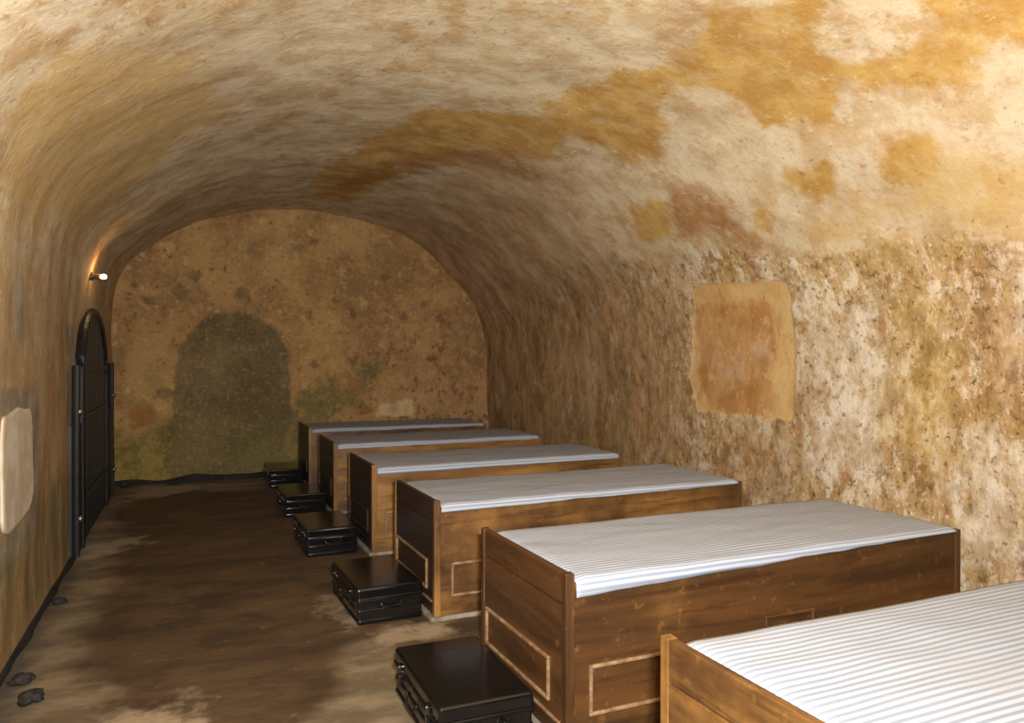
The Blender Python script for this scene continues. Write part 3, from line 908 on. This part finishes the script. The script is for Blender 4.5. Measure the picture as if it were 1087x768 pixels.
for i, (bx, by, te, ts, d0, d1, bl, lab, mlab) in enumerate(BEDS):
    b = make_bed(te, ts, (0.0, 0.12, 0.7, 0.9, 0.9, 0.8)[i], i in (0, 1, 2))  # painted shade per left end, for boards the flash only grazes
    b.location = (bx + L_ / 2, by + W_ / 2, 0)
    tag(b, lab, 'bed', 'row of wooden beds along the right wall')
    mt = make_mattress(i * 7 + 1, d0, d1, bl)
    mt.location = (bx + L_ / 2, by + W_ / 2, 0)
    tag(mt, mlab, 'mattress', 'striped mattresses on the beds')

# ------------------------------------------------------------------ black trunks
def rbox(bm, x0, x1, y0, y1, z0, z1, r_):
    box(bm, x0, x1, y0, y1, z0, z1, r_, 3)
def make_trunk():
    root = empty('trunk', (0, 0, 0))
    hx, hy, ht = .18, .305, .195
    bm = bmesh.new()
    rbox(bm, -hx + .006, hx - .006, -hy + .006, hy - .006, 0, .135, .010)
    body = obj('body', bm, M_TRUNK, root, False)
    bm = bmesh.new()
    for z in (.022, .075):
        pts = []
        ex, ey, rr = hx - .005, hy - .005, .012
        for (cx, cy, a0) in ((ex - rr, ey - rr, 0), (-ex + rr, ey - rr, 90), (-ex + rr, -ey + rr, 180), (ex - rr, -ey + rr, 270)):
            for k in range(4):
                a = R(a0 + 30 * k)
                pts.append((cx + rr * math.cos(a), cy + rr * math.sin(a), z))
        tube(bm, pts, .006, 8, True)
    obj('pressed_rib', bm, M_TRUNK, body, True)
    bm = bmesh.new()
    rbox(bm, -hx, hx, -hy, hy, .132, ht, .014)
    lid = obj('lid', bm, M_TRUNK, root)
    bm = bmesh.new()
    pts = []
    ex, ey, rr = hx + .001, hy + .001, .016
    for (cx, cy, a0) in ((ex - rr, ey - rr, 0), (-ex + rr, ey - rr, 90), (-ex + rr, -ey + rr, 180), (ex - rr, -ey + rr, 270)):
        for k in range(4):
            a = R(a0 + 30 * k)
            pts.append((cx + rr * math.cos(a), cy + rr * math.sin(a), .137))
    tube(bm, pts, .0065, 8, True)
    obj('lid_rim', bm, M_TRUNK, lid, True)
    # two hasps and a centre handle on the long front, toward the walkway
    for y in (-.19, .19):
        bm = bmesh.new()
        box(bm, -hx - .008, -hx + .004, y - .02, y + .02, .10, .165, .003, 2)
        box(bm, -hx - .013, -hx - .004, y - .012, y + .012, .095, .125, .003, 2)
        h = obj('hasp', bm, M_TRUNK, root)
        bm = bmesh.new()
        bmesh.ops.create_icosphere(bm, subdivisions=2, radius=.006)
        for v in bm.verts: v.co += Vector((-hx - .009, y, .155))
        obj('rivet', bm, M_METAL, h, True)
    bm = bmesh.new()
    tube(bm, [(-hx, -.06, .105), (-hx - .014, -.058, .10), (-hx - .022, -.045, .075), (-hx - .022, .045, .075), (-hx - .014, .058, .10), (-hx, .06, .105)], .006, 8)
    obj('handle', bm, M_TRUNK, root, True)
    bm = bmesh.new()
    tube(bm, [(-.06, -hy, .115), (-.058, -hy - .010, .112), (-.045, -hy - .014, .088), (.045, -hy - .014, .088), (.058, -hy - .010, .112), (.06, -hy, .115)], .0055, 8)
    obj('handle', bm, M_TRUNK, root, True)
    for (sx, sy) in ((-1, -1), (-1, 1), (1, -1), (1, 1)):
        bm = bmesh.new()
        bmesh.ops.create_icosphere(bm, subdivisions=2, radius=.005)
        for v in bm.verts: v.co += Vector((sx * (hx - .004), sy * (hy - .03) , .150))
        obj('stud', bm, M_METAL, root, True)
    return root
def copy_tree(o, parent=None):
    c = o.copy()
    COL.objects.link(c)
    if parent is not None: c.parent = parent
    for ch in [k for k in bpy.data.objects if k.parent == o]:
        copy_tree(ch, c)
    return c
TR = [
 (1.005, 2.75, -1.0, 'nearest black trunk, at the foot of the dark red-brown bed'),
 (1.030, 4.20, 1.5, 'black trunk second from the front, at the foot of the third bed'),
 (1.010, 5.67, 0.5, 'glossy black trunk in the middle of the row of five, by the fourth bed'),
 (1.050, 7.10, 0.0, 'black trunk by the bed second from the end wall'),
 (1.095, 8.68, 0.0, 'farthest black trunk, close to the end wall'),
]
proto = make_trunk()
for i, (x, y, a, lab) in enumerate(TR):
    t = proto if i == 0 else copy_tree(proto)
    t.location = (x, y, 0.0)
    t.rotation_euler = (0, 0, R(a))
    tag(t, lab, 'trunk', 'black trunks at the feet of the beds')

# ------------------------------------------------------------------ loose stones by the walls
def stone(x, y, r_, seed, lab):
    bm = bmesh.new()
    bmesh.ops.create_icosphere(bm, subdivisions=3, radius=r_)
    for v in bm.verts:
        n = mnoise.noise(v.co * (1.6 / r_) + Vector((seed, 0, 0)))
        v.co *= 1 + .55 * n + .2 * mnoise.noise(v.co * (5 / r_) + Vector((seed, 3, 0)))
        v.co.z *= .55
    zmin = min(v.co.z for v in bm.verts)
    for v in bm.verts: v.co.z -= zmin
    o = obj('stone', bm, M_STONE, None, True)
    o.location = (x, y, -.006)
    tag(o, lab, 'stone', 'loose dark stones at the foot of the walls')
stone(-.54, 3.58, .045, 1, 'dark stone on the floor at the bottom left corner of the photo')
stone(-.60, 3.80, .04, 5, 'smaller dark stone against the left wall near the bottom left corner')
stone(-.60, 4.95, .035, 9, 'dark lump by the left wall between the white patch and the door')
stone(-.50, 9.07, .05, 13, 'small dark stone by the end wall, next to the black door')
stone(-.02, 9.07, .05, 17, 'small dark stone by the end wall, below the left side of the walled-up arch')
